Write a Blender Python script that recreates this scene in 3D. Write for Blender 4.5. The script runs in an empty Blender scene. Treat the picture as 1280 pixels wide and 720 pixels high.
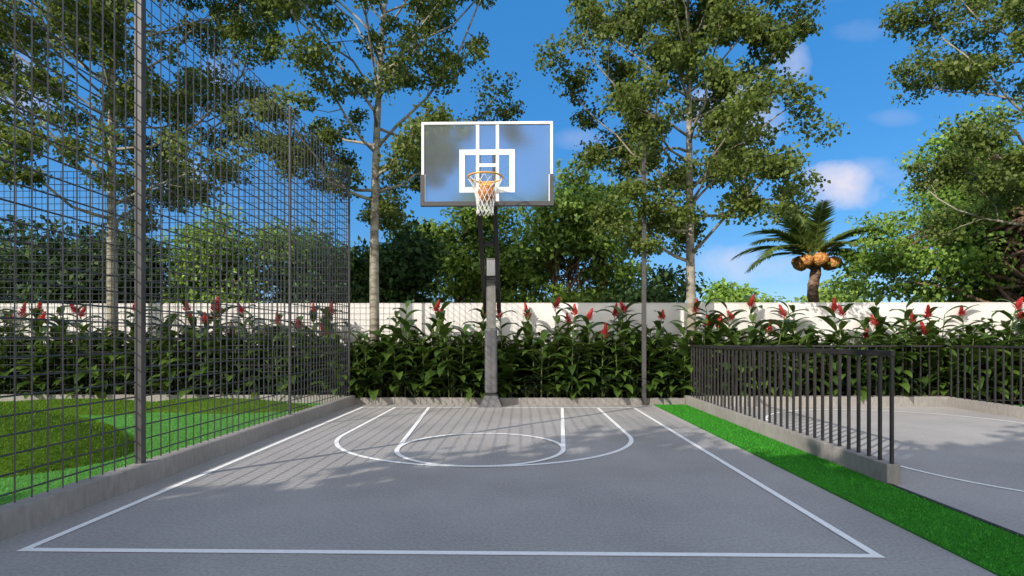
import bpy, math, random
import numpy as np
from mathutils import Vector, Matrix
R = math.radians
scn = bpy.context.scene
COL = scn.collection

# ------------------------------------------------------------------ camera
H_EYE = 1.05
cd = bpy.data.cameras.new('camera')
cam = bpy.data.objects.new('camera', cd); COL.objects.link(cam)
cd.sensor_width = 36.0; cd.lens = 685.0/1280.0*36.0
cd.shift_y = 65.0/1280.0
cd.clip_start = 0.05; cd.clip_end = 2000
cam.location = (0, 0, H_EYE)
cam.rotation_euler = (R(90), 0, math.atan(13/685))
scn.camera = cam

# ------------------------------------------------------------------ light
SUN_EL = 29.5          # degrees
SUN_DIR = Vector((math.cos(R(SUN_EL))*math.sin(R(45)), math.cos(R(SUN_EL))*math.cos(R(45)), -math.sin(R(SUN_EL))))
sl = bpy.data.lights.new('sun', 'SUN'); sl.energy = 4.2; sl.angle = R(0.35); sl.color = (1.0, 0.92, 0.82)
sun = bpy.data.objects.new('sun', sl); COL.objects.link(sun)
sun.rotation_euler = SUN_DIR.to_track_quat('-Z', 'Y').to_euler()
sun.location = (-20, -20, 20)

world = bpy.data.worlds.new('World'); scn.world = world; world.use_nodes = True
nt = world.node_tree; nt.nodes.clear()
def wn(t, **k):
    n = nt.nodes.new(t)
    for a, b in k.items(): setattr(n, a, b)
    return n
def wl(a, b): nt.links.new(a, b)
def wmath(op, a, b=None, clamp=False):
    n = wn('ShaderNodeMath', operation=op, use_clamp=clamp)
    for i, v in enumerate((a, b)):
        if v is None: continue
        if isinstance(v, (int, float)): n.inputs[i].default_value = v
        else: wl(v, n.inputs[i])
    return n.outputs[0]
sky = wn('ShaderNodeTexSky', sky_type='NISHITA')
sky.sun_disc = False; sky.sun_elevation = R(SUN_EL); sky.sun_rotation = R(225)
sky.air_density = 1.0; sky.dust_density = 0.2; sky.ozone_density = 3.0; sky.altitude = 0
hsv = wn('ShaderNodeHueSaturation'); hsv.inputs['Saturation'].default_value = 1.30; hsv.inputs['Hue'].default_value = 0.497
hsv.inputs['Value'].default_value = 1.0
wl(sky.outputs[0], hsv.inputs['Color'])
tc = wn('ShaderNodeTexCoord'); sep = wn('ShaderNodeSeparateXYZ'); wl(tc.outputs['Generated'], sep.inputs[0])
dx, dy, dz = sep.outputs
ya = wmath('MAXIMUM', dy, 0.02)
U = wmath('DIVIDE', dx, ya); V = wmath('DIVIDE', dz, ya)
front = wmath('GREATER_THAN', dy, 0.05)
nz = wn('ShaderNodeTexNoise'); nz.inputs['Scale'].default_value = 9.0; nz.inputs['Detail'].default_value = 7; nz.inputs['Roughness'].default_value = 0.55
wl(tc.outputs['Generated'], nz.inputs['Vector'])
nval = nz.outputs['Fac']
# clouds: (u, v, half width, half height, opacity); u, v are slopes of the direction of each cloud
CL = [(0.575, 0.275, .095, .04, 1.0), (0.40, 0.39, .085, .075, .85), (0.34, 0.41, .07, .05, .8), (0.42, 0.135, .13, .035, .55),
      (0.63, 0.56, .07, .022, .15), (0.55, 0.62, .05, .02, .10), (-0.95, 0.46, .09, .07, .8), (0.10, 0.37, .06, .02, .25), (0.49, 0.50, .03, .05, .45),
      (-0.57, 0.48, .05, .045, .6), (-0.63, 0.30, .06, .04, .5), (0.66, 0.30, .08, .03, .35), (0.67, 0.40, .05, .015, .13)]
mask = None
for (u0, v0, a, b, op) in CL:
    e1 = wmath('POWER', wmath('ABSOLUTE', wmath('DIVIDE', wmath('SUBTRACT', U, u0), a)), 2.0)
    e2 = wmath('POWER', wmath('ABSOLUTE', wmath('DIVIDE', wmath('SUBTRACT', V, v0), b)), 2.0)
    s = wmath('SUBTRACT', 1.05, wmath('ADD', e1, e2))
    s = wmath('ADD', s, wmath('MULTIPLY', wmath('SUBTRACT', nval, 0.5), 5.5))
    s = wmath('MULTIPLY', wmath('MULTIPLY', s, 0.6, True), op)
    mask = s if mask is None else wmath('MAXIMUM', mask, s)
mask = wmath('MULTIPLY', mask, front)
# unseen broken cloud added behind the viewer for brighter, more neutral fill light
nb = wn('ShaderNodeTexNoise'); nb.inputs['Scale'].default_value = 2.2; nb.inputs['Detail'].default_value = 6
wl(tc.outputs['Generated'], nb.inputs['Vector'])
back = wmath('MULTIPLY', wmath('SUBTRACT', nb.outputs['Fac'], 0.36), 5.0, True)
back = wmath('MULTIPLY', back, wmath('MULTIPLY', wmath('SUBTRACT', -0.05, dy), 4.0, True))
mix1 = wn('ShaderNodeMix', data_type='RGBA'); wl(mask, mix1.inputs['Factor'])
mix0 = wn('ShaderNodeMix', data_type='RGBA'); mix0.inputs['Factor'].default_value = 0.6; wl(hsv.outputs[0], mix0.inputs['A']); mix0.inputs['B'].default_value = (0.28, 1.62, 4.3, 1)
wl(mix0.outputs['Result'], mix1.inputs['A'])
mix1.inputs['B'].default_value = (4.6, 4.5, 5.3, 1)
mix2 = wn('ShaderNodeMix', data_type='RGBA'); wl(back, mix2.inputs['Factor']); wl(mix1.outputs['Result'], mix2.inputs['A'])
mix2.inputs['B'].default_value = (12.5, 12.0, 11.4, 1)
bg = wn('ShaderNodeBackground'); bg.inputs['Strength'].default_value = 0.15
wl(mix2.outputs['Result'], bg.inputs['Color'])
wo = wn('ShaderNodeOutputWorld'); wl(bg.outputs[0], wo.inputs['Surface'])

scn.view_settings.view_transform = 'Standard'; scn.view_settings.look = 'None'
scn.view_settings.gamma = 1.0; scn.view_settings.exposure = 0.2
scn.view_settings.use_curve_mapping = False
scn.render.engine = 'CYCLES'
scn.cycles.max_bounces = 8; scn.cycles.transparent_max_bounces = 8

# ------------------------------------------------------------------ materials
def mat(name, color, rough=0.7, spec=0.3, metal=0.0):
    m = bpy.data.materials.new(name); m.use_nodes = True
    b = m.node_tree.nodes['Principled BSDF']
    b.inputs['Base Color'].default_value = (*color, 1); b.inputs['Roughness'].default_value = rough
    b.inputs['Metallic'].default_value = metal; b.inputs['Specular IOR Level'].default_value = spec
    return m
def nodes(m): return m.node_tree.nodes, m.node_tree.links, m.node_tree.nodes['Principled BSDF']
def add_noise(m, ca, cb, scale, detail=6, lo=.35, hi=.65, stretch=(1, 1, 1), bump=0.0, bscale=None, bdist=.01, second=None):
    N, L, b = nodes(m)
    t = N.new('ShaderNodeTexCoord'); mp = N.new('ShaderNodeMapping'); mp.inputs['Scale'].default_value = stretch
    L.new(t.outputs['Object'], mp.inputs[0])
    n = N.new('ShaderNodeTexNoise'); n.inputs['Scale'].default_value = scale; n.inputs['Detail'].default_value = detail
    L.new(mp.outputs[0], n.inputs['Vector'])
    r = N.new('ShaderNodeValToRGB'); r.color_ramp.elements[0].position = lo; r.color_ramp.elements[1].position = hi
    r.color_ramp.elements[0].color = (*ca, 1); r.color_ramp.elements[1].color = (*cb, 1)
    L.new(n.outputs['Fac'], r.inputs[0]); out = r.outputs[0]
    if second:
        s2, k, lo2, hi2 = second
        n2 = N.new('ShaderNodeTexNoise'); n2.inputs['Scale'].default_value = s2; n2.inputs['Detail'].default_value = 4
        L.new(t.outputs['Object'], n2.inputs['Vector'])
        mr = N.new('ShaderNodeMapRange'); mr.inputs['From Min'].default_value = lo2; mr.inputs['From Max'].default_value = hi2
        mr.inputs['To Min'].default_value = k; mr.inputs['To Max'].default_value = 1.0
        L.new(n2.outputs['Fac'], mr.inputs['Value'])
        mx = N.new('ShaderNodeMix'); mx.data_type = 'RGBA'; mx.blend_type = 'MULTIPLY'; mx.inputs['Factor'].default_value = 1
        L.new(out, mx.inputs['A']); L.new(mr.outputs[0], mx.inputs['B']); out = mx.outputs['Result']
    L.new(out, b.inputs['Base Color'])
    if bump:
        n3 = N.new('ShaderNodeTexNoise'); n3.inputs['Scale'].default_value = bscale or scale*3; n3.inputs['Detail'].default_value = 4
        L.new(mp.outputs[0], n3.inputs['Vector'])
        bp = N.new('ShaderNodeBump'); bp.inputs['Strength'].default_value = bump; bp.inputs['Distance'].default_value = bdist
        L.new(n3.outputs['Fac'], bp.inputs['Height']); L.new(bp.outputs[0], b.inputs['Normal'])
    return m
def leafmat(name, dark, light, trans=0.25, rough=0.5, spec=0.4, tcol=None):
    m = mat(name, dark, rough, spec); N, L, b = nodes(m)
    g = N.new('ShaderNodeNewGeometry'); r = N.new('ShaderNodeValToRGB')
    r.color_ramp.elements[0].color = (*dark, 1); r.color_ramp.elements[1].color = (*light, 1)
    L.new(g.outputs['Random Per Island'], r.inputs[0]); L.new(r.outputs[0], b.inputs['Base Color'])
    if trans:
        t = N.new('ShaderNodeBsdfTranslucent'); mx = N.new('ShaderNodeMixShader'); mx.inputs[0].default_value = trans
        hs = N.new('ShaderNodeHueSaturation'); hs.inputs['Value'].default_value = 1.6; hs.inputs['Hue'].default_value = 0.485
        L.new(r.outputs[0], hs.inputs['Color']); L.new(hs.outputs[0], t.inputs['Color'])
        o = N['Material Output']; L.new(b.outputs[0], mx.inputs[1]); L.new(t.outputs[0], mx.inputs[2]); L.new(mx.outputs[0], o.inputs['Surface'])
    return m
M = {}
M['court'] = add_noise(mat('court_asphalt', (.3, .3, .3), .85, .25), (.30, .287, .279), (.42, .401, .388), 55, 9, .3, .7, bump=.5, bscale=220, bdist=.004, second=(1.1, .82, .3, .62))
M['line'] = add_noise(mat('line_paint', (.8, .8, .78), .7, .3), (.76, .755, .74), (.88, .875, .86), 60, 5, .25, .5, bump=.2, bscale=220, bdist=.003)
M['kerb'] = add_noise(mat('kerb_concrete', (.35, .33, .3), .9, .2), (.245, .23, .212), (.345, .322, .298), 14, 9, .25, .75, stretch=(2.2, 2.2, .7), bump=.35, bscale=40, second=(1.6, .82, .3, .65))
M['wall'] = add_noise(mat('white_plaster', (.8, .78, .75), .9, .2), (.70, .675, .64), (.80, .775, .74), 1.5, 6, .3, .7, bump=.12, bscale=60)
M['turf'] = add_noise(mat('artificial_turf', (.05, .3, .04), .9, .1), (.024, .18, .014), (.065, .38, .034), 160, 3, .3, .7, bump=.9, bscale=260, bdist=.02, second=(3, .8, .35, .6))
M['lawn'] = add_noise(mat('light_turf', (.07, .4, .07), .9, .1), (.055, .22, .03), (.14, .40, .08), 130, 3, .3, .7, bump=.8, bscale=240, bdist=.02, second=(2, .88, .35, .6))
M['mound'] = add_noise(mat('mound_grass', (.1, .2, .02), .9, .1), (.052, .125, .006), (.13, .24, .02), 60, 6, .3, .7, bump=1, bscale=150, bdist=.03, second=(3, .75, .35, .6))
M['ground'] = add_noise(mat('rough_ground', (.1, .12, .04), .95, .1), (.06, .09, .03), (.16, .14, .08), 1.5, 8, .35, .65)
M['soil'] = add_noise(mat('planter_soil', (.04, .03, .025), .95, .1), (.02, .016, .013), (.07, .052, .04), 25, 8, .3, .7, bump=.8, bscale=40, bdist=.03)
M['post'] = add_noise(mat('grey_post_paint', (.14, .13, .13), .5, .4), (.058, .054, .054), (.082, .077, .076), 6, 5)
M['wire'] = mat('dark_wire', (.05, .05, .055), .45, .5)
M['rail'] = add_noise(mat('dark_rail_paint', (.05, .045, .042), .5, .4), (.018, .0165, .016), (.028, .025, .024), 8, 4)
M['edging'] = mat('dark_edging', (.03, .03, .03), .7, .3)
M['pad'] = add_noise(mat('pole_padding', (.14, .14, .15), .55, .4), (.075, .075, .085), (.125, .122, .122), 9, 6, bump=.1, bscale=30)
M['steel'] = add_noise(mat('grey_steel', (.3, .3, .3), .45, .5), (.16, .152, .142), (.22, .212, .20), 10, 6)
M['steel_light'] = mat('pale_steel', (.27, .27, .28), .35, .5)
M['black'] = mat('black_frame', (.028, .025, .026), .5, .4)
M['padgrey'] = mat('board_padding', (.07, .068, .07), .6, .4)
M['white'] = mat('white_paint', (.82, .81, .79), .5, .4)
M['rim'] = mat('orange_rim', (.70, .33, .04), .35, .5)
M['net'] = mat('net_cord', (.82, .82, .80), .8, .2)
M['ball'] = add_noise(mat('ball_rubber', (.55, .2, .06), .7, .3), (.50, .17, .045), (.62, .24, .08), 40, 4, bump=.3, bscale=160)
M['seam'] = mat('ball_seam', (.03, .02, .02), .6, .3)
g = mat('frosted_glass', (.82, .89, .97), .24, .5); M['glass'] = g
gb = g.node_tree.nodes['Principled BSDF']; gb.inputs['Transmission Weight'].default_value = 1.0; gb.inputs['IOR'].default_value = 1.22
gN, gL, _ = nodes(g); gd = gN.new('ShaderNodeBsdfDiffuse'); gd.inputs['Color'].default_value = (.62, .66, .72, 1)
gm = gN.new('ShaderNodeMixShader'); gm.inputs[0].default_value = .085; gL.new(gb.outputs[0], gm.inputs[1]); gL.new(gd.outputs[0], gm.inputs[2]); gL.new(gm.outputs[0], gN['Material Output'].inputs['Surface'])
M['bark_pale'] = add_noise(mat('pale_bark', (.45, .42, .35), .85, .2), (.17, .15, .115), (.37, .335, .27), 5, 8, .35, .6, stretch=(1, 1, 2.2), bump=.5, bscale=16, bdist=.02)
M['bark'] = add_noise(mat('brown_bark', (.2, .13, .09), .9, .2), (.07, .045, .03), (.26, .17, .115), 6, 8, .35, .65, stretch=(1, 1, .5), bump=.9, bscale=14, bdist=.05)
M['bark_palm'] = add_noise(mat('palm_bark', (.17, .11, .07), .9, .2), (.10, .06, .04), (.33, .21, .145), 9, 6, .35, .65, stretch=(.6, .6, 1.6), bump=.9, bscale=16, bdist=.05)
M['leaf_tall'] = leafmat('olive_leaf', (.055, .090, .016), (.170, .220, .046), .36, .5, .25)
M['leaf_bright'] = leafmat('bright_leaf', (.085, .175, .022), (.28, .42, .07), .32, .5, .3)
M['leaf_mid'] = leafmat('mid_leaf', (.075, .15, .02), (.25, .36, .06), .28, .5, .3)
M['leaf_blue'] = leafmat('bluegreen_leaf', (.055, .12, .04), (.16, .27, .09), .28, .5, .3)
M['leaf_dark'] = leafmat('dark_leaf', (.016, .044, .010), (.062, .115, .028), .18, .6, .2)
M['leaf_ginger'] = leafmat('ginger_leaf', (.026, .058, .010), (.092, .155, .026), .22, .36, .4)
M['leaf_low'] = leafmat('low_leaf', (.014, .026, .012), (.035, .06, .025), .15, .4, .4)
M['stem'] = mat('ginger_stem', (.11, .15, .045), .6, .3)
M['flower'] = leafmat('red_bract', (.40, .026, .028), (.68, .10, .09), .15, .5, .3)
M['frond'] = leafmat('palm_leaf', (.06, .09, .018), (.18, .24, .05), .28, .55, .15)
M['fruit'] = add_noise(mat('orange_fruit', (.5, .2, .05), .8, .2), (.30, .11, .03), (.78, .38, .12), 14, 5, .35, .6, bump=1, bscale=20, bdist=.04)

# ------------------------------------------------------------------ mesh helpers
class MB:
    def __init__(s): s.v = []; s.f = []; s.smooth = False
    def add(s, vs, fs):
        o = len(s.v); s.v += [tuple(p) for p in vs]; s.f += [tuple(i+o for i in f) for f in fs]; return s
    def box(s, x0, x1, y0, y1, z0, z1):
        return s.add([(x0,y0,z0),(x1,y0,z0),(x1,y1,z0),(x0,y1,z0),(x0,y0,z1),(x1,y0,z1),(x1,y1,z1),(x0,y1,z1)],
                     [(3,2,1,0),(4,5,6,7),(0,1,5,4),(1,2,6,5),(2,3,7,6),(3,0,4,7)])
    def bar(s, a, b, w, h, up=(0,0,1)):
        a = Vector(a); b = Vector(b); d = (b-a).normalized(); sd = d.cross(Vector(up))
        if sd.length < 1e-4: sd = d.cross(Vector((0,1,0)))
        sd.normalize(); u = sd.cross(d).normalized(); vs = []
        for p in (a, b):
            for (i, j) in ((-1,-1),(1,-1),(1,1),(-1,1)): vs.append(p+sd*(i*w/2)+u*(j*h/2))
        return s.add(vs, [(3,2,1,0),(4,5,6,7),(0,1,5,4),(1,2,6,5),(2,3,7,6),(3,0,4,7)])
    def tube(s, pts, radii, n=6, cap=True, closed=False):
        pts = [Vector(p) for p in pts]; k = len(pts)
        if not hasattr(radii, '__len__'): radii = [radii]*k
        ref = None; vs = []
        for i, p in enumerate(pts):
            if closed: d = pts[(i+1) % k]-pts[i-1]
            else: d = pts[min(i+1, k-1)]-pts[max(i-1, 0)]
            d.normalize()
            if ref is None:
                ref = Vector((1,0,0)) if abs(d.x) < .8 else Vector((0,1,0))
            ref = (ref-d*ref.dot(d)).normalized(); w = d.cross(ref)
            for j in range(n):
                a = 2*math.pi*j/n; vs.append(p+(ref*math.cos(a)+w*math.sin(a))*radii[i])
        fs = []
        for i in range(k if closed else k-1):
            i2 = (i+1) % k
            for j in range(n): fs.append((i*n+j, i*n+(j+1) % n, i2*n+(j+1) % n, i2*n+j))
        if cap and not closed:
            fs.append(tuple(range(n-1, -1, -1))); fs.append(tuple((k-1)*n+j for j in range(n)))
        return s.add(vs, fs)
    def lathe(s, prof, n=16, c=(0,0,0)):
        vs = [(c[0]+r*math.cos(2*math.pi*j/n), c[1]+r*math.sin(2*math.pi*j/n), c[2]+z) for (r, z) in prof for j in range(n)]
        fs = [(i*n+j, i*n+(j+1) % n, (i+1)*n+(j+1) % n, (i+1)*n+j) for i in range(len(prof)-1) for j in range(n)]
        fs.append(tuple(range(n-1, -1, -1))); fs.append(tuple((len(prof)-1)*n+j for j in range(n)))
        return s.add(vs, fs)
    def strip(s, left, right):
        k = len(left); return s.add(list(left)+list(right), [(i, k+i, k+i+1, i+1) for i in range(k-1)])
    def build(s, name, m, parent=None, smooth=False, bevel=0.0):
        me = bpy.data.meshes.new(name); me.from_pydata(s.v, [], s.f); me.update()
        if smooth: me.polygons.foreach_set('use_smooth', [True]*len(me.polygons))
        return link(name, me, m, parent, bevel)
def link(name, me, m, parent=None, bevel=0.0):
    if m and not len(me.materials): me.materials.append(m)
    o = bpy.data.objects.new(name, me); COL.objects.link(o)
    if parent: o.parent = parent
    if bevel:
        b = o.modifiers.new('bevel', 'BEVEL'); b.width = bevel; b.segments = 2; b.limit_method = 'ANGLE'
    return o
def np_mesh(name, V, F):           # V (n,3), F (k,4)
    me = bpy.data.meshes.new(name); k, c = F.shape
    me.vertices.add(len(V)); me.vertices.foreach_set('co', V.astype(np.float32).ravel())
    me.loops.add(k*c); me.loops.foreach_set('vertex_index', F.astype(np.int32).ravel())
    me.polygons.add(k); me.polygons.foreach_set('loop_start', np.arange(0, k*c, c, dtype=np.int32))
    me.update(calc_edges=True); me.validate(); return me
def tag(o, label=None, cat=None, group=None, kind=None):
    if label: o['label'] = label
    if cat: o['category'] = cat
    if group: o['group'] = group
    if kind: o['kind'] = kind
    return o
def thing(name, label, cat, loc=(0,0,0), group=None, rz=0):
    o = bpy.data.objects.new(name, None); COL.objects.link(o); o.location = loc; o.rotation_euler = (0,0,rz)
    o.empty_display_size = .2
    return tag(o, label, cat, group)
def struct(name, mb, m, label, cat, **k):
    return tag(mb.build(name, m, **k), label, cat, kind='structure')
def copy_tree(o, parent=None):
    kids = list(o.children); c = o.copy(); COL.objects.link(c)
    if parent: c.parent = parent
    for ch in kids: copy_tree(ch, c)
    return c
def sheet(x0, x1, y0, y1, z):
    return MB().add([(x0,y0,z),(x1,y0,z),(x1,y1,z),(x0,y1,z)], [(0,1,2,3)])

# ------------------------------------------------------------------ setting: ground, courts, kerbs
FX = -2.806                      # line of the side mesh fence
KH = 0.149                       # kerb height
YK = 8.9                         # face of the planter kerb
YW = 9.85                        # face of the white wall
struct('ground', sheet(-400, 400, -400, 400, -.03), M['ground'], 'rough earth and grass reaching the horizon beyond the wall', 'ground')
struct('court', sheet(-2.73, 2.38, -9, YK+.02, 0), M['court'], 'grey asphalt basketball court with white lines', 'court')
struct('court', sheet(2.38, 6.72, -9, YK+.02, 0), M['court'], 'grey asphalt court with oval line on the right behind the railing', 'court')
struct('turf_strip', MB().box(2.118, 2.637, -9, YK-.01, -.02, .008), M['turf'], 'strip of bright green artificial turf beside the court', 'turf')
struct('lawn', sheet(-30, -2.84, -9, YK+.02, .02), M['lawn'], 'flat light green artificial lawn behind the mesh fence', 'lawn')
struct('lawn', sheet(6.79, 30, -9, YK+.02, .012), M['lawn'], 'green turf beyond the right railing', 'lawn')
struct('planter_bed', sheet(-30, 30, YK+.09, YW+.02, .085), M['soil'], 'dark planter soil in front of the white wall', 'planter')
struct('edging', MB().box(2.637, 2.668, -9, 4.02, -.02, .013), M['edging'], 'thin dark metal edging between turf strip and right court', 'edging')

def kerb(name, mb, label): return tag(mb.build(name, M['kerb'], bevel=.006), label, 'kerb', kind='structure')
kerb('kerb', MB().box(-2.845, -2.726, -9, YK-.003, -.05, KH), 'low concrete kerb under the side mesh fence left of the court')
kerb('kerb', MB().box(-30, -2.79, YK, YK+.12, -.05, KH-.003), 'low concrete planter kerb behind the left lawn')
kerb('kerb', MB().box(-2.787, 2.637, YK, YK+.12, -.05, .106), 'low concrete planter kerb behind the basketball hoop')
kerb('kerb', MB().box(2.64, 2.742, 4.02, YK-.163, -.05, KH), 'concrete kerb carrying the near dark railing')
kerb('kerb', MB().box(2.64, 6.80, YK-.16, YK+.10, -.05, KH+.003), 'concrete planter kerb at the back of the right court')
kerb('kerb', MB().box(6.685, 6.79, -9, YK-.163, -.05, KH), 'concrete kerb along the far right edge of the right court')

# painted lines
def poly_line(pts, w, closed=False):
    P = [Vector((p[0], p[1])) for p in pts]; k = len(P); Lf = []; Rt = []
    for i in range(k):
        a = P[(i-1) % k] if (closed or i > 0) else P[i]; b = P[(i+1) % k] if (closed or i < k-1) else P[i]
        d1 = (P[i]-a); d2 = (b-P[i])
        d1 = d1.normalized() if d1.length > 0 else d2.normalized(); d2 = d2.normalized() if d2.length > 0 else d1
        n1 = Vector((-d1.y, d1.x)); n2 = Vector((-d2.y, d2.x)); n = (n1+n2).normalized(); sc = 1/max(.3, n.dot(n1))
        Lf.append(P[i]+n*(w/2*sc)); Rt.append(P[i]-n*(w/2*sc))
    if closed: Lf.append(Lf[0]); Rt.append(Rt[0])
    return [(p.x, p.y, 0) for p in Rt], [(p.x, p.y, 0) for p in Lf]
def mark(pts, z, label, w=.045, closed=False):
    Rt, Lf = poly_line(pts, w, closed)
    mb = MB(); mb.strip([(x, y, z) for x, y, _ in Lf], [(x, y, z) for x, y, _ in Rt])
    tag(mb.build('court_line', M['line']), label, 'court line', kind='structure')
hw = .0225
mark([(-2.487, 2.69), (1.722, 2.69), (1.722, 8.49), (-2.487, 8.49)], .004, 'white boundary line round the basketball court', closed=True)
CX = -.405
arc = [(-1.975, 8.46)]
for i in range(41):
    a = math.pi+math.pi*i/40; arc.append((CX+1.57*math.cos(a), 6.02+1.49*math.sin(a)))
arc.append((1.165, 8.46))
mark(arc, .0045, 'white three point line curving in front of the hoop')
def tang(x, y, side):
    dx, dy = x-CX, y-5.325; D = math.hypot(dx, dy); a = math.atan2(dy, dx)+(-side)*math.acos(.80/D)
    return (CX+.80*math.cos(a), 5.325+.80*math.sin(a))
mark([(CX+.80*math.cos(2*math.pi*i/64), 5.325+.80*math.sin(2*math.pi*i/64)) for i in range(64)], .0065, 'white free throw circle', closed=True)
mark([(-1.45, 8.46), tang(-1.45, 8.46, -1)], .0055, 'left slanting white lane line below the hoop')
mark([(.615, 8.46), tang(.615, 8.46, 1)], .0055, 'right slanting white lane line below the hoop')
ov = []
for i in range(33): a = math.pi*i/32; ov.append((4.72+1.6*math.cos(a), 6.75+1.6*math.sin(a)))
for i in range(33): a = math.pi+math.pi*i/32; ov.append((4.72+1.6*math.cos(a), 4.85+1.6*math.sin(a)))
mark(ov, .004, 'white oval line on the right court behind the railing', w=.035, closed=True)

# grass mounds
def mound(cx, cy, rx, ry, h, rot, seed, label):
    rnd = random.Random(seed); ph = [rnd.uniform(0, 6.28) for _ in range(4)]
    n = 48; k = 16; vs = []; fs = []
    for i in range(k+1):
        for j in range(n):
            a = 2*math.pi*j/n; r = i/k
            e = 1+.10*math.sin(2*a+ph[0])+.06*math.sin(3*a+ph[1])+.035*math.sin(5*a+ph[2])
            x = r*rx*e*math.cos(a); y = r*ry*e*math.sin(a)
            z = h*(1-r*r)**1.05*(1+.10*math.sin(1.4*x+ph[3])+.08*math.cos(1.9*y+ph[0])) - (.03 if i == k else 0)
            vs.append((cx+x*math.cos(rot)-y*math.sin(rot), cy+x*math.sin(rot)+y*math.cos(rot), .021+z))
    for i in range(k):
        for j in range(n): fs.append((i*n+j, (i+1)*n+j, (i+1)*n+(j+1) % n, i*n+(j+1) % n))
    mb = MB().add(vs, fs)
    tag(mb.build('grass_mound', M['mound'], smooth=True), label, 'grass mound', kind='structure')
mound(-5.8, 4.8, 2.05, 1.75, .60, .1, 3, 'large dark green grass mound on the left lawn nearest the fence')
mound(-6.9, 8.1, 1.9, .75, .13, 0, 5, 'low grass mound along the planter kerb, left of the others')
mound(-4.55, 8.15, 1.35, .62, .16, -.08, 8, 'low grass mound along the planter kerb near the fence corner')
mound(-8.9, 6.9, 1.9, 1.4, .42, .2, 11, 'grass mound at the far left edge of the lawn')

# real blades standing on the turf, the lawn and the mounds
def blades(name, n, sample, hgt, wid, m, label):
    rng = np.random.default_rng(len(label)); P = sample(rng, n); n = len(P)
    a = rng.uniform(0, 6.283, n); d = np.stack([np.cos(a), np.sin(a), np.zeros(n)], 1); h = hgt*rng.uniform(.5, 1.2, (n, 1)); w = wid*rng.uniform(.7, 1.3, (n, 1))
    tip = P+np.array([0, 0, 1.])*h+rng.normal(0, .45, (n, 3))*np.array([1, 1, 0])*h
    V = np.stack([P-d*w*.5, P+d*w*.5, tip], 1).reshape(-1, 3)
    tag(link(name, np_mesh(name, V, np.arange(n*3).reshape(n, 3)), m), label, 'grass', kind='stuff')
M['blade_turf'] = leafmat('turf_blade', (.022, .16, .012), (.09, .42, .045), .15, .7, .1)
M['blade_lawn'] = leafmat('lawn_blade', (.055, .20, .03), (.16, .40, .085), .15, .7, .1)
M['blade_mound'] = leafmat('mound_blade', (.050, .125, .006), (.14, .255, .022), .15, .7, .1)
rect = lambda x0, x1, y0, y1, z: (lambda rng, n: np.stack([rng.uniform(x0, x1, n), y0+(y1-y0)*rng.uniform(0, 1, n)**1.4, np.full(n, z)], 1))
blades('grass_blades', 34000, rect(2.122, 2.632, 1.2, 8.88, .006), .016, .006, M['blade_turf'], 'short green blades of the artificial turf strip')
blades('grass_blades', 60000, rect(-6.5, -2.85, 2.2, 8.88, .018), .017, .007, M['blade_lawn'], 'short light green blades of the flat lawn')
def on_mounds(rng, n):
    tri = []
    for o in COL.objects:
        if o.name.startswith('grass_mound'):
            V = np.array([v.co[:] for v in o.data.vertices])
            for p in o.data.polygons:
                v = V[list(p.vertices)]; tri.append((v[0], v[1], v[2])); tri.append((v[0], v[2], v[3]))
    T = np.array(tri); ar = np.linalg.norm(np.cross(T[:, 1]-T[:, 0], T[:, 2]-T[:, 0]), axis=1); i = rng.choice(len(T), n, p=ar/ar.sum())
    u = rng.uniform(0, 1, (n, 2)); f = u.sum(1) > 1; u[f] = 1-u[f]; T = T[i]
    return T[:, 0]+(T[:, 1]-T[:, 0])*u[:, :1]+(T[:, 2]-T[:, 0])*u[:, 1:]
blades('grass_blades', 70000, on_mounds, .022, .007, M['blade_mound'], 'dark green grass blades covering the mounds')

# white wall
wall = thing('boundary_wall', 'long plain white rendered boundary wall behind the flowering hedge', 'wall', (0, YW, 0))
MB().box(-34, 34, 0, .16, -.05, 1.70).build('wall_body', M['wall'], wall)
MB().box(-34, 34, -.004, .164, 1.702, 1.716).build('coping', M['wall'], wall)

# ------------------------------------------------------------------ fences
CELL = .107; WR = .0056; FT = 3.85
def fence_panel(a, b, z0, z1, out, zoff):
    """wires between a and b (2-D points); horizontals sit on the out side"""
    a = Vector(a); b = Vector(b); L = (b-a).length; d = (b-a)/L; mb = MB()
    n = max(1, round(L/CELL))
    for i in range(n+1):
        p = a+d*(L*i/n); mb.tube([(p.x, p.y, z0), (p.x, p.y, z1)], WR, 4)
    k = int((z1-z0-zoff)/CELL)
    for i in range(k+1):
        z = z1-.005-i*CELL
        q = a+Vector(out)*.008; r = b+Vector(out)*.008
        mb.tube([(q.x, q.y, z), (r.x, r.y, z)], WR, 4)
    return mb
sf = thing('mesh_fence', 'tall dark welded mesh fence running along the left side of the court', 'mesh fence', (FX, 4, KH))
posts_y = [-6.45, -3.85, -1.25, 1.36, 3.965, 6.57, 8.83]
def rel(mb, root):
    l = root.location; mb.v = [(x-l.x, y-l.y, z-l.z) for x, y, z in mb.v]; return mb
for i, y in enumerate(posts_y):
    w = (.028 if i < 5 else .014)
    rel(MB().box(FX-.018, FX-.018+(.05 if i < 5 else .03), y-w, y+w*.8, KH-.01, FT+.02), sf).build('post', M['post'], sf)
for i in range(6):
    rel(fence_panel((FX-.004, posts_y[i]+.03), (FX-.004, posts_y[i+1]-.03), KH-.01, FT, (-1, 0), .06), sf).build('wire_panel', M['wire'], sf)
bf = thing('mesh_fence', 'tall dark welded mesh fence across the back of the left lawn, seen square on', 'mesh fence', (-7, YK+.06, KH))
px = [-2.83, -10.9, -13.6, -16.3]
for i, x in enumerate(px[1:]):
    rel(MB().box(x-.02, x+.02, YK+.075, YK+.115, KH-.012, FT+.02), bf).build('post', M['post'], bf)
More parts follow.
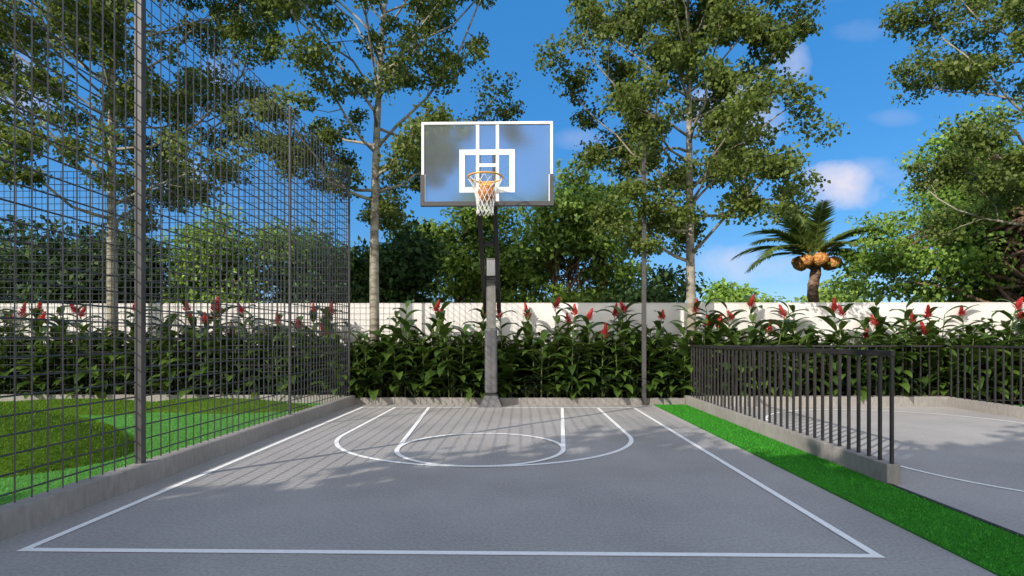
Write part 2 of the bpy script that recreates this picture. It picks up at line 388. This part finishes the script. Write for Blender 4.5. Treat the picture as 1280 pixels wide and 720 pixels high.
for i in range(3):
    rel(fence_panel((px[i+1]+.03, YK+.06), (px[i]-.03, YK+.06), KH-.012, FT, (0, -1), .06), bf).build('wire_panel', M['wire'], bf)

sp = thing('metal_post', 'slim square grey metal post standing at the back right corner of the court', 'post', (1.955, 8.855, 0))
MB().box(-.032, .032, -.032, .032, 0, 4.35).build('shaft', M['post'], sp, bevel=.004)
MB().box(-.036, .036, -.036, .036, 4.352, 4.37).build('cap', M['post'], sp)

# ------------------------------------------------------------------ railings
r1 = thing('railing', 'dark metal railing with upright bars running beside the green turf strip', 'railing', (2.69, 6, KH))
for i in range(37):
    y = 4.045+i*.1315
    rel(MB().box(2.681, 2.701, y-.010, y+.010, KH-.02, .932), r1).build('baluster', M['rail'], r1)
rel(MB().box(2.675, 2.707, 4.03, 8.80, .932, .972), r1).build('top_rail', M['rail'], r1, bevel=.004)
r2 = thing('railing', 'dark metal railing with upright bars round the back and far right of the right court', 'railing', (5, YK, KH))
for i in range(28):
    x = 2.86+i*.14
    rel(MB().box(x-.009, x+.009, YK-.028, YK-.010, KH-.02, .938), r2).build('baluster', M['rail'], r2)
for i in range(40):
    y = 8.745-i*.134
    rel(MB().box(6.729, 6.747, y-.009, y+.009, KH-.02, .938), r2).build('baluster', M['rail'], r2)
rel(MB().box(2.72, 6.758, YK-.037, YK-.001, .938, .968), r2).build('top_rail', M['rail'], r2, bevel=.004)
rel(MB().box(6.72, 6.756, 3.4, YK-.038, .938, .968), r2).build('top_rail', M['rail'], r2, bevel=.004)

# ------------------------------------------------------------------ basketball hoop
hp = thing('basketball_hoop', 'freestanding basketball hoop with glass backboard, grey padded pole and orange rim', 'basketball hoop', (-.493, 8.62, 0))
def hb(mb): return rel(mb, hp)
HX = -.493
def frustum(x, y, b, t, z0, z1, db=None, dt=None):
    db = db or b; dt = dt or t
    return MB().add([(x-b,y-db,z0),(x+b,y-db,z0),(x+b,y+db,z0),(x-b,y+db,z0),(x-t,y-dt,z1),(x+t,y-dt,z1),(x+t,y+dt,z1),(x-t,y+dt,z1)],
                    [(3,2,1,0),(4,5,6,7),(0,1,5,4),(1,2,6,5),(2,3,7,6),(3,0,4,7)])
hb(frustum(HX, 8.64, .185, .098, .003, .185, .16, .09)).build('base', M['pad'], hp, bevel=.008)
hb(MB().box(HX-.101, HX+.101, 8.54, 8.74, .188, .205)).build('collar', M['edging'], hp, bevel=.004)
hb(MB().box(HX-.096, HX+.096, 8.545, 8.735, .207, 1.235)).build('pole_padding', M['pad'], hp, bevel=.035)
hb(MB().box(HX-.072, HX+.072, 8.58, 8.72, 1.2, 1.985)).build('pole', M['steel'], hp, bevel=.01)
hb(MB().box(HX-.066, HX+.066, 8.585, 8.715, 1.99, 2.31)).build('pole_head', M['steel_light'], hp, bevel=.01)
hb(MB().box(HX-.070, HX+.070, 8.58, 8.72, 2.312, 2.33)).build('pole_cap', M['steel'], hp)
A0 = Vector((0, 7.56, 2.95)); A1 = Vector((0, 9.0, 1.52))
for s in (-1, 1):
    hb(MB().bar((HX+s*.112, A0.y, A0.z), (HX+s*.112, A1.y, A1.z), .062, .085)).build('arm', M['black'], hp, bevel=.006)
    hb(MB().box(HX+s*.112-.03, HX+s*.112+.03, 7.50, 7.56, 2.90, 3.62)).build('board_strut', M['black'], hp, bevel=.004)
for yy in (8.05, 8.50):
    t = (yy-A0.y)/(A1.y-A0.y); z = A0.z+(A1.z-A0.z)*t
    hb(MB().box(HX-.08, HX+.08, yy-.03, yy+.03, z-.03, z+.03)).build('cross_bar', M['black'], hp, bevel=.004)
bl, br, bb, bt, yb = -1.375, .413, 2.886, 4.018, 7.45
board = hb(MB().box(bl+.03, br-.03, yb+.002, yb+.014, bb+.035, bt-.03)).build('backboard', M['glass'], hp)
fw = .034
fr = MB()
fr.box(bl, br, yb-.012, yb+.032, bt-fw, bt); fr.box(bl, bl+fw, yb-.012, yb+.032, 3.30, bt-fw-.0005); fr.box(br-fw, br, yb-.012, yb+.032, 3.30, bt-fw-.0005)
hb(fr).build('board_frame', M['white'], board)
fb = MB()
fb.box(bl-.012, br+.012, yb-.028, yb+.04, bb-.012, bb+.045); fb.box(bl-.012, bl+fw+.006, yb-.028, yb+.04, bb+.0455, 3.298); fb.box(br-fw-.006, br+.012, yb-.028, yb+.04, bb+.0455, 3.298)
hb(fb).build('board_padding', M['padgrey'], board)
for xx in (bl+fw+.015, br-fw-.015): hb(MB().box(xx-.007, xx+.007, yb-.006, yb+.001, bb+.048, 3.3)).build('inner_trim', M['white'], board)
ln = MB(); y0, y1 = yb-.003, yb+.0015
s0, s1, q0, q1, lw = -.858, -.104, 3.058, 3.642, .073
v = [(-.632, -.588), (-.362, -.318)]
for (a, b) in v:
    ln.box(a, b, y0, y1, q1+.0005, bt-fw); ln.box(a, b, y0, y1, q0+lw+.0005, q1-lw-.0005); ln.box(a, b, y0, y1, bb+.046, q0-.0005)
ln.box(s0, s1, y0, y1, q1-lw, q1); ln.box(s0, s1, y0, y1, q0, q0+lw); ln.box(s0, s0+lw, y0, y1, q0+lw+.0005, q1-lw-.0005); ln.box(s1-lw, s1, y0, y1, q0+lw+.0005, q1-lw-.0005)
ln.box(v[0][1]+.0005, v[1][0]-.0005, y0, y1, 3.405, 3.452)
hb(ln).build('board_lines', M['white'], board)
RX, RY, RZ, RR = -.483, 7.13, 3.168, .225
rim = hb(MB().tube([(RX+RR*math.cos(2*math.pi*i/40), RY+RR*math.sin(2*math.pi*i/40), RZ) for i in range(40)], .0125, 8, closed=True)).build('rim', M['rim'], hp, smooth=True)
bk = MB(); bk.box(RX-.075, RX+.075, 7.34, yb-.005, RZ-.05, RZ+.012); bk.box(RX-.09, RX+.09, yb-.014, yb-.0045, RZ-.13, RZ+.03)
hb(bk).build('bracket', M['rim'], rim, bevel=.004)
# net: two families of crossing cords
nm = MB(); NS = 12; prof = [(.222, 0), (.185, -.07), (.152, -.14), (.132, -.21), (.118, -.28), (.108, -.35), (.104, -.42), (.112, -.47)]
def net_r(t):
    x = t*(len(prof)-1); i = min(int(x), len(prof)-2); f = x-i
    return prof[i][0]*(1-f)+prof[i+1][0]*f, prof[i][1]*(1-f)+prof[i+1][1]*f
rn = random.Random(4)
for s in (-1, 1):
    for k in range(NS):
        pts = []
        for i in range(25):
            t = i/24; r, z = net_r(t); a = 2*math.pi*(k/NS)+s*t*7*math.pi/NS
            pts.append((RX+r*math.cos(a)+.003*math.sin(9*t+k), RY+r*math.sin(a), RZ+z-.012))
        nm.tube(pts, .0042, 4)
hb(nm).build('net', M['net'], rim, smooth=True)
bx = thing('basketball', 'orange basketball dropping through the white net', 'ball', (RX+.015, RY, 2.955))
pr = [(max(.0005, .108*math.sin(math.pi*i/20)), -.108*math.cos(math.pi*i/20)) for i in range(21)]
MB().lathe(pr, 28).build('ball_skin', M['ball'], bx, smooth=True)
sm = MB()
for q in range(3):
    c = []
    for i in range(36):
        a = 2*math.pi*i/36; p = Vector((.1085*math.cos(a), .1085*math.sin(a), 0))
        if q == 1: p = Vector((p.x, 0, p.y))
        if q == 2: p = Vector((0, p.x, p.y))
        c.append(Matrix.Rotation(.5, 3, 'X') @ Matrix.Rotation(.4, 3, 'Y') @ p)
    sm.tube(c, .0025, 5, closed=True)
sm.build('seam', M['seam'], bx, smooth=True)

# ------------------------------------------------------------------ trees
def unit(a): return a/np.maximum(1e-6, np.linalg.norm(a, axis=-1, keepdims=True))
def leaves(name, C, D, N, L, W, m, parent, fold=.15, mid=.42):
    n = len(C); D = unit(D); S = unit(np.cross(D, N)); Nn = np.cross(S, D)
    L = L.reshape(-1, 1); W = W.reshape(-1, 1)
    b = C; t = C+D*L-Nn*L*fold; l = C+D*L*mid-S*W*.5+Nn*W*fold; r = C+D*L*mid+S*W*.5+Nn*W*fold
    Vv = np.stack([b, r, t, l], 1).reshape(-1, 3); F = np.arange(n*4).reshape(n, 4)
    return link(name, np_mesh(name, Vv, F), m, parent)
def curve(a, b, bend, n, rng, jit=.03):
    a = np.array(a); b = np.array(b); L = np.linalg.norm(b-a); out = []
    off = rng.normal(0, 1, 3)*jit*L
    for i in range(n):
        t = i/(n-1); p = a*(1-t)+b*t; p = p+np.array([0, 0, bend*L])*4*t*(1-t)*-1 + off*math.sin(math.pi*t) + rng.normal(0, 1, 3)*jit*.25*L*(0 < i < n-1)
        out.append(p)
    return out

def tall_tree(loc, seed, label, H, z1, rad, r0=.09, lean=(0, 0), nprim=34, per=125, lm='leaf_tall', leaf=.066, sig=.15, group='tall pale-barked trees in the planter', name='tall_tree', bark='bark_pale', nsec=6, dens=1.0):
    rng = np.random.default_rng(seed)
    t0 = thing(name, label, 'tree', loc, group)
    wood = MB(); tp = []; tr = []
    for i in range(15):
        t = i/14; z = H*.97*t
        tp.append((lean[0]*t*t+.035*math.sin(5*t+seed)*H*.1, lean[1]*t*t+.03*math.cos(4*t+seed)*H*.1, z)); tr.append(r0*(1-t)**.75*(1+.35*math.exp(-z*6))+.006)
    tw = MB().tube(tp, tr, 10); tw.build('trunk', M[bark], t0, smooth=True)
    def trunk_at(z):
        x = min(max(z/(H*.97)*14, 0), 13.99); i = int(x); f = x-i
        return np.array(tp[i])*(1-f)+np.array(tp[i+1])*f, tr[i]
    clumps = []
    for k in range(nprim):
        f = (k+.5)/nprim; z = z1+(H*.93-z1)*f**.95+rng.uniform(-.1, .1)
        p0, rr = trunk_at(z); az = k*2.39996+rng.uniform(-.4, .4)+seed
        Rk = rad(z)*rng.uniform(.7, 1.12); el = rng.uniform(.25, .75)+.35*f
        d = np.array([math.cos(az)*math.cos(el), math.sin(az)*math.cos(el), math.sin(el)])
        end = p0+d*Rk/max(.45, math.cos(el))*.95
        path = curve(p0, end, rng.uniform(.02, .09), 7, rng, .055); rb = max(.008, rr*.36)
        wood.tube(path, [rb*(1-.8*i/6)+.004 for i in range(7)], 6)
        for s in range(nsec):
            u = rng.uniform(.32, 1.0); i = min(int(u*6), 5); q = path[i]+(path[i+1]-path[i])*(u*6-i)
            dd = unit(d*.7+rng.normal(0, .75, 3)+np.array([0, 0, .15])); sl_ = Rk*rng.uniform(.18, .42)*(1.15-.4*u)
            e2 = q+dd*sl_; pa = curve(q, e2, .03, 4, rng, .06); wood.tube(pa, [.009, .007, .005, .0025], 4)
            clumps.append(e2); clumps.append(pa[2]+rng.normal(0, .08, 3))
            if rng.random() < .5: clumps.append(e2+dd*.12+rng.normal(0, .12, 3))
        clumps.append(end)
    wood.build('branches', M[bark], t0, smooth=True)
    Cc = np.array(clumps); n = len(Cc)
    cnt = rng.integers(int(per*.5), int(per*1.4), n); C = np.repeat(Cc, cnt, 0); tot = len(C)
    sg = np.repeat(rng.uniform(.6, 1.25, n), cnt).reshape(-1, 1)*sig
    C = C+unit(rng.normal(0, 1, (tot, 3)))*rng.uniform(0, 1, (tot, 1))**.42*sg*1.75*np.array([1.1, 1.1, .72])
    D = unit(rng.normal(0, 1, (tot, 3))+np.array([0, 0, -.55])); N = unit(rng.normal(0, .8, (tot, 3))+np.array([-.5, -.6, .6]))
    L = leaf*rng.uniform(.55, 1.4, tot)
    leaves('crown', C, D, N, L, L*.82, M[lm], t0)
    return t0

def bushy_tree(loc, seed, label, rx, ry, zc, rz, lm, n_cl=150, per=75, leaf=.17, sig=.42, group='trees beyond the white wall', trunks=((0, 0),), r0=.16, bark='bark', flat=.46, name='leafy_tree', lobes=10):
    rng = np.random.default_rng(seed); t0 = thing(name, label, 'tree', loc, group)
    lob = unit(rng.normal(0, 1, (lobes, 3)))*rng.uniform(.30, .74, (lobes, 1)); lob[:, 2] *= .95
    cl = []
    while len(cl) < n_cl:
        c = lob[rng.integers(lobes)]; d = unit(rng.normal(0, 1, 3)); rr = rng.uniform(.15, .52)**.7
        p = c+d*rr*rng.uniform(.38, .72)
        if np.linalg.norm(p) < 1.18: cl.append(p)
    P = np.array(cl)*np.array([rx, ry, rz])+np.array([0, 0, zc])
    P[:, 2] = np.maximum(P[:, 2], .35)
    tops = []
    for (tx, ty) in trunks:
        top = np.array([tx*1.8, ty, zc+rz*.25]); a = np.array([tx, ty, 0.])
        path = curve(a, top, 0, 7, rng, .03); tops.append(path)
        MB().tube(path, [r0*(1-.75*i/6)*(1.25 if i == 0 else 1) for i in range(7)], 8).build('trunk', M[bark], t0, smooth=True)
    wood = MB()
    for p in P[::2]:
        path = tops[rng.integers(len(tops))]; q = path[int(rng.integers(2, 7))]
        wood.tube(curve(q, p, -.06, 5, rng, .05), [r0*.28, r0*.2, r0*.13, r0*.07, r0*.03], 5)
    wood.build('branches', M[bark], t0, smooth=True)
    n = len(P); cnt = rng.integers(int(per*.5), int(per*1.5), n); C = np.repeat(P, cnt, 0); tot = len(C)
    sg = np.repeat(rng.uniform(.6, 1.25, n), cnt).reshape(-1, 1)*sig
    C = C+unit(rng.normal(0, 1, (tot, 3)))*rng.uniform(0, 1, (tot, 1))**.5*sg*1.8*np.array([1, 1, flat])
    C[:, 2] = np.maximum(C[:, 2], .1)
    out = unit(C-np.array([0, 0, zc]))
    D = unit(rng.normal(0, .8, (tot, 3))+out*.5+np.array([0, 0, -.35])); N = unit(rng.normal(0, .6, (tot, 3))+np.array([-.4, -.45, .6])+out*.3)
    L = leaf*rng.uniform(.5, 1.45, tot)
    leaves('crown', C, D, N, L, L*.62, M[lm], t0)
    return t0

YT = 9.42
def lin(pts):
    zs = [p[0] for p in pts]; rs = [p[1] for p in pts]
    return lambda z: float(np.interp(z, zs, rs))
tall_tree((-7.18, YT, .08), 1, 'tall pale-trunked tree behind the mesh fence at the far left', 9.0, 2.9, lin([(2.9, 1.7), (4.2, 2.9), (6.5, 3.0), (9, .8)]), lean=(.2, 0), nprim=46)
tall_tree((-2.57, YT, .08), 2, 'tall pale-trunked tree rising left of the basketball hoop', 9.2, 3.0, lin([(3.0, 1.4), (4.6, 2.6), (6.6, 2.8), (9.2, .8)]), lean=(.35, 0), nprim=36)
tall_tree((2.905, YT, .08), 3, 'tall pale-trunked tree rising behind the near end of the railing, right of the hoop', 7.7, 2.3, lin([(2.3, 1.6), (3.6, 2.3), (4.6, 1.9), (6.2, 1.5), (7.7, .4)]), lean=(-.12, 0), nprim=38)
tall_tree((9.25, YT, .08), 4, 'tall pale-trunked tree at the right edge reaching its branches into view', 8.6, 2.4, lin([(2.4, 1.8), (4.5, 2.7), (6.3, 2.2), (8.6, .5)]), nprim=36)
# trees beyond the wall
def bx_(px_, Y): return ((px_-653)/685*Y, Y)
def bush(px_, Y, seed, label, rx, ry, top, lm, low=.4, **k):
    x, y = bx_(px_, Y); zc = (top+low)/2; rz = (top-low)/2
    return bushy_tree((x, y, -.03), seed, label, rx, ry, zc, rz, lm, **k)
bush(-70, 13.5, 20, 'dense dark green tree beyond the wall at the far left', 2.2, 1.8, 5.3, 'leaf_dark', n_cl=150, per=90, leaf=.15)
bush(105, 13.0, 21, 'dense dark green tree beyond the wall behind the near fence post', 2.1, 1.6, 4.7, 'leaf_dark', n_cl=170, per=95, leaf=.14)
bush(285, 14.0, 22, 'light green feathery tree beyond the wall seen through the mesh fence', 1.9, 1.6, 4.9, 'leaf_bright', n_cl=190, per=95, leaf=.12)
bush(400, 15.5, 23, 'grey-green tree beyond the wall near the fence corner', 1.7, 1.5, 4.8, 'leaf_blue', n_cl=170, per=90, leaf=.13)
bush(495, 15.0, 24, 'dark green tree beyond the wall between pale trunk and hoop', 1.8, 1.5, 4.4, 'leaf_dark', n_cl=140, per=90, leaf=.15)
bush(590, 17.5, 25, 'mid green tree beyond the wall directly behind the hoop pole', 2.3, 1.8, 6.4, 'leaf_mid', n_cl=200, per=90, leaf=.14, trunks=((-.3, 0), (.4, .2)))
bush(715, 16.5, 26, 'mid green tree with several slanting trunks beyond the wall right of the hoop', 2.7, 1.9, 7.3, 'leaf_mid', n_cl=240, per=90, leaf=.14, trunks=((-.4, 0), (.1, .2), (.5, 0)), r0=.12)
bush(815, 14.5, 27, 'low dark bushy tree beyond the wall behind the slim grey post', 1.3, 1.1, 3.7, 'leaf_dark', n_cl=80, per=80, leaf=.14)
bush(925, 30, 28, 'small distant light green tree above the wall', 2.3, 2, 4.6, 'leaf_bright', n_cl=90, per=60, leaf=.24, sig=.5)
bush(880, 34, 36, 'smallest distant tree peeping over the wall beside a pale trunk', 1.6, 1.6, 4.0, 'leaf_bright', n_cl=60, per=50, leaf=.24, sig=.5)
bush(1035, 24, 29, 'olive green tree beyond the wall behind the palm trunk', 2.3, 1.8, 4.5, 'leaf_mid', n_cl=90, per=65, leaf=.2, trunks=((-.5, 0), (.6, 0)))
bush(1196, 15.0, 30, 'big bright green tree with two rough brown trunks beyond the wall', 2.6, 2.2, 7.3, 'leaf_bright', low=.2, n_cl=360, per=100, leaf=.12, trunks=((-.25, -2.4), (.2, -2.3)), r0=.2, lobes=13)
bush(1318, 16.5, 33, 'tall mid green tree beyond the wall filling the right corner', 2.5, 2.0, 8.4, 'leaf_mid', low=.6, n_cl=220, per=90, leaf=.13)
bush(1335, 13.5, 31, 'dark green tree beyond the wall at the right edge', 1.7, 1.6, 4.9, 'leaf_dark', n_cl=140, per=80, leaf=.14)
bush(1480, 15, 32, 'mid green tree beyond the wall outside the right edge', 2.4, 2, 6, 'leaf_mid', n_cl=110, per=70, leaf=.17)

# palm
pxp, pyp = bx_(1014, 17)
palm = thing('palm_tree', 'palm with orange fruit clusters under its fronds beyond the wall', 'palm tree', (pxp, pyp, -.03))
tp = [(.05*math.sin(i*.7), 0, 3.58*i/22) for i in range(23)]
MB().tube(tp, [.155-.015*i/22+.018*(i % 2) for i in range(23)], 12).build('trunk', M['bark_palm'], palm)
rp = np.random.default_rng(77)
def frond(az, el, L, seed):
    rng = np.random.default_rng(seed); n = 26; d = np.array([math.cos(az), math.sin(az), 0]); sd = np.array([-math.sin(az), math.cos(az), 0])
    pts = []; p = np.array([0, 0, 3.6])+d*.05; e = el
    for i in range(n): pts.append(p.copy()); p = p+(d*math.cos(e)+np.array([0, 0, 1])*math.sin(e))*(L/n); e -= (.035+.035*i/n)*(1.0 if el < 1 else .6)
    rb = MB().tube(pts, [.022*(1-i/n)+.004 for i in range(n)], 5).build('frond', M['stem'], palm)
    C = []; D = []; N = []; LL = []
    for i in range(3, n):
        t = (pts[min(i+1, n-1)]-pts[i-1]); t = t/np.linalg.norm(t); nn = np.cross(t, sd)
        for sub in (0, .5):
            for s in (-1, 1):
                C.append(pts[i]+t*(L/n)*sub); D.append(sd*s*.85+t*.75+np.array([0, 0, -.12])+rng.normal(0, .06, 3)); N.append(nn+rng.normal(0, .2, 3))
                LL.append(.48*math.sin(math.pi*min(1, (i+1)/(n+1)))**.6*L/2.1*rng.uniform(.9, 1.1)+.05)
    LL = np.array(LL); leaves('leaflets', np.array(C), np.array(D), np.array(N), LL, LL*.17, M['frond'], rb, fold=.05, mid=.12)
for k, (az, el, L) in enumerate([(1.9, 1.40, 2.6), (-1.9, 1.1, 2.1), (3.3, .85, 2.5), (2.8, .6, 2.5), (3.6, .5, 2.4), (-2.7, 1.0, 2.3), (.1, .95, 2.5), (-.3, .65, 2.5), (.5, .55, 2.4), (-.8, .85, 2.1), (-1.4, .6, 1.8), (2.2, .9, 2.3), (1.1, .85, 2.3), (-3.05, .35, 2.3), (.0, .35, 2.3)]):
    frond(az, el, L, 300+k)
for k in range(7):
    a = 2*math.pi*k/7+.3; r = .38 if k % 2 else .55
    c = (r*math.cos(a), r*math.sin(a)*.8, 3.42+.05*(k % 3))
    mb = MB(); rr = .215+.03*(k % 2); rq = random.Random(k)
    n = 14; vs = []
    prof_ = [(max(.004, rr*math.sin(math.pi*i/10)), -rr*.86*math.cos(math.pi*i/10)) for i in range(11)]
    mb.lathe(prof_, n, c); mb.v = [tuple(np.array(p)+np.array([rq.uniform(-.02, .02) for _ in range(3)])) for p in mb.v]
    mb.build('fruit_cluster', M['fruit'], palm, smooth=True)

# ------------------------------------------------------------------ ginger hedge
def blade(mb, base, az, el, L, W, droop, n=5, twist=0.0):
    p = Vector(base); h = Vector((math.cos(az), math.sin(az), 0)); sd = Vector((-math.sin(az), math.cos(az), 0)); e = el; rows = []
    for i in range(n+1):
        t = i/n; w = W*.5*(math.sin(math.pi*min(1, t*.93+.07))**.75 if i < n else .02)
        up = (h*-math.sin(e)+Vector((0, 0, math.cos(e)))); s2 = (sd*math.cos(twist)+up*math.sin(twist))
        rows.append((p-s2*w+up*w*.35, p.copy(), p+s2*w+up*w*.35))
        p = p+(h*math.cos(e)+Vector((0, 0, math.sin(e))))*(L/n); e -= droop/n*(.6+t)
    vs = [q for r in rows for q in r]; fs = []
    for i in range(n):
        a = i*3; fs += [(a, a+1, a+4, a+3), (a+1, a+2, a+5, a+4)]
    mb.add(vs, fs)
def spike(h, seed):
    rng = random.Random(seed); mb = MB(); n = 60
    for i in range(n):
        t = i/n; a = i*2.4; r = .052*(1-.75*t)*(.6+.4*math.sin(math.pi*min(1, t*1.3+.2)))+.004
        el = .35+.9*t+rng.uniform(-.15, .15); L = .075*(1-.45*t)
        blade(mb, (r*.4*math.cos(a), r*.4*math.sin(a), h*t), a, el, L, .036, -.5, 2)
    mb.tube([(0, 0, -.03), (0, 0, h*.95)], .007, 5)
    return mb
def ginger_plant(seed, spikes, scale):
    rng = random.Random(seed); root = thing('ginger_plant', '', 'plant', (0, 0, 0))
    ns = 6
    for s in range(ns):
        a = 2*math.pi*s/ns+rng.uniform(-.4, .4); r = rng.uniform(.05, .22); bxx, byy = r*math.cos(a), r*math.sin(a)*.7
        Hs = scale*(rng.uniform(.62, 1.10) if s >= max(1, spikes) else rng.uniform(1.10, 1.48))
        lx, ly = math.cos(a)*rng.uniform(.03, .16), math.sin(a)*rng.uniform(.03, .12)
        pts = [(bxx+lx*(t/6)**2, byy+ly*(t/6)**2, Hs*t/6) for t in range(7)]
        st = MB().tube(pts, [.012-.001*i for i in range(7)], 5).build('stem', M['stem'], root, smooth=True)
        mb = MB(); az0 = rng.uniform(0, 6.28); nl = rng.randint(11, 14)
        for k in range(nl):
            t = .07+.93*k/(nl-1); z = Hs*t; q = (bxx+lx*t*t, byy+ly*t*t, z)
            az = az0+math.pi*(k % 2)+rng.uniform(-.55, .55)+.12*k
            top = k/(nl-1); L = rng.uniform(.38, .56)*(1.05-.35*top**3); el = .55+.25*top**2+rng.uniform(-.25, .3)
            blade(mb, q, az, el, L, L*rng.uniform(.27, .34), rng.uniform(1.0, 1.8)*(1.1-.2*top), 6, rng.uniform(-.25, .25))
        mb.build('foliage', M['leaf_ginger'], st, smooth=True)
        if s < spikes:
            sp_ = spike(rng.uniform(.15, .23), seed*10+s).build('flower_spike', M['flower'], st, smooth=False)
            sp_.location = (pts[-1][0], pts[-1][1], Hs-.03); sp_.rotation_euler = (rng.uniform(-.35, .2), rng.uniform(-.4, .4), 0)
    return root
ORD = ['first', 'second', 'third', 'fourth', 'fifth', 'sixth', 'seventh', 'eighth', 'ninth', 'tenth', 'eleventh', 'twelfth', 'thirteenth', 'fourteenth', 'fifteenth', 'sixteenth', 'seventeenth', 'eighteenth']
WORD = {0: 'without flower', 1: 'with one red spike', 2: 'with two red spikes', 3: 'with three red spikes'}
def zone(x):
    if x < FX: return 0, 'left of the fence corner', -1
    if x < HX: return 1, 'from fence corner to hoop', 1
    if x < 1.955: return 2, 'right of the hoop pole', 1
    if x < 2.7: return 3, 'right of the slim grey post', 1
    return 4, 'from railing end', 1
protos = [ginger_plant(401+i, sp_, sc) for i, (sp_, sc) in enumerate([(1, .98), (0, 1.06), (2, .92), (0, .90), (1, 1.04), (3, .95), (0, 1.0), (1, .92)])]
PS = [1, 0, 2, 0, 1, 3, 0, 1]
used = set(); rg = random.Random(9)
rows = []
for row, (y, off) in enumerate(((9.17, 0), (9.50, .24))):
    x = -9.6+off
    while x < 9.6:
        if not (row == 1 and any(abs(x-tx) < .2 for tx in (-7.18, -2.57, 2.905, 9.25))): rows.append((row, x+rg.uniform(-.06, .06), y+rg.uniform(-.05, .05)))
        x += .47
cnt = {}
def order(r): z = zone(r[1]); return (r[0], z[0], r[1]*z[2])
last = -1
for (row, x, y) in sorted(rows, key=order):
    k = rg.choice([i for i in range(8) if i != last]); last = k
    if k in used: o = copy_tree(protos[k])
    else: o = protos[k]; used.add(k)
    z = zone(x); c = cnt[(row, z[0])] = cnt.get((row, z[0]), -1)+1
    o.location = (x, y, .08); o.rotation_euler = (0, 0, rg.uniform(0, 6.28)); s = rg.uniform(.96, 1.10); o.scale = (s, s, s)
    o['label'] = 'ginger plant %s, %s in %s row %s' % (WORD[PS[k]], ORD[c], 'front' if row == 0 else 'rear', z[1])
    o['group'] = 'ginger plants along the white wall'
# low fan-leaved plants at the kerb
def low_plant(seed, n, L):
    rng = random.Random(seed); root = thing('fan_leaf_plant', '', 'plant', (0, 0, 0)); mb = MB(); st = MB()
    for f in range(7):
        a0 = rng.uniform(0, 6.28); e0 = rng.uniform(.7, 1.3); ln_ = rng.uniform(.12, .45)
        tip = (ln_*math.cos(e0)*math.cos(a0), ln_*math.cos(e0)*math.sin(a0), ln_*math.sin(e0)); st.tube([(0, 0, 0), tip], .005, 4)
        for k in range(n): blade(mb, tip, 2*math.pi*k/n+rng.uniform(-.1, .1), rng.uniform(.1, .5), L*rng.uniform(.8, 1.1), L*.2, .9, 4)
    st.build('stem', M['stem'], root); mb.build('foliage', M['leaf_low'], root); return root
lp = [low_plant(600, 12, .24), low_plant(601, 8, .30), low_plant(602, 14, .21)]; ul = set(); lc = {}
xs = [-9.3+i*.62 for i in range(31)]
for i, x in sorted(enumerate(xs), key=lambda t: (zone(t[1])[0], t[1]*zone(t[1])[2])):
    k = i % 3
    if k in ul: o = copy_tree(lp[k])
    else: o = lp[k]; ul.add(k)
    z = zone(x); c = lc[z[0]] = lc.get(z[0], -1)+1
    o.location = (x+rg.uniform(-.1, .1), 9.06+rg.uniform(-.01, .03), .08); o.rotation_euler = (0, 0, rg.uniform(0, 6.28))
    o['label'] = 'low fan-leaved plant at the kerb, %s one %s' % (ORD[c], z[1]); o['group'] = 'low fan-leaved plants at the planter kerb'

# ------------------------------------------------------------------ trees behind the viewer that shade the court
SH = [(-10.0, -5.1, 8.0, 1.6, 51), (-8.6, -5.0, 9.0, 2.2, 52), (-6.0, -5.0, 9.1, 2.3, 53), (-3.4, -5.4, 9.2, 2.5, 54), (-.6, -5.8, 9.0, 2.4, 55), (2.2, -6.4, 8.4, 2.3, 56)]
for i, (x, y, top, r, sd) in enumerate(SH):
    bushy_tree((x, y, -.03), sd, 'leafy tree behind the viewer casting shade on the court, number %s from the left' % ORD[i], r, r, top*.58, top*.42, 'leaf_mid', n_cl=165, per=80, leaf=.24, sig=.42, group='shade trees behind the viewer')
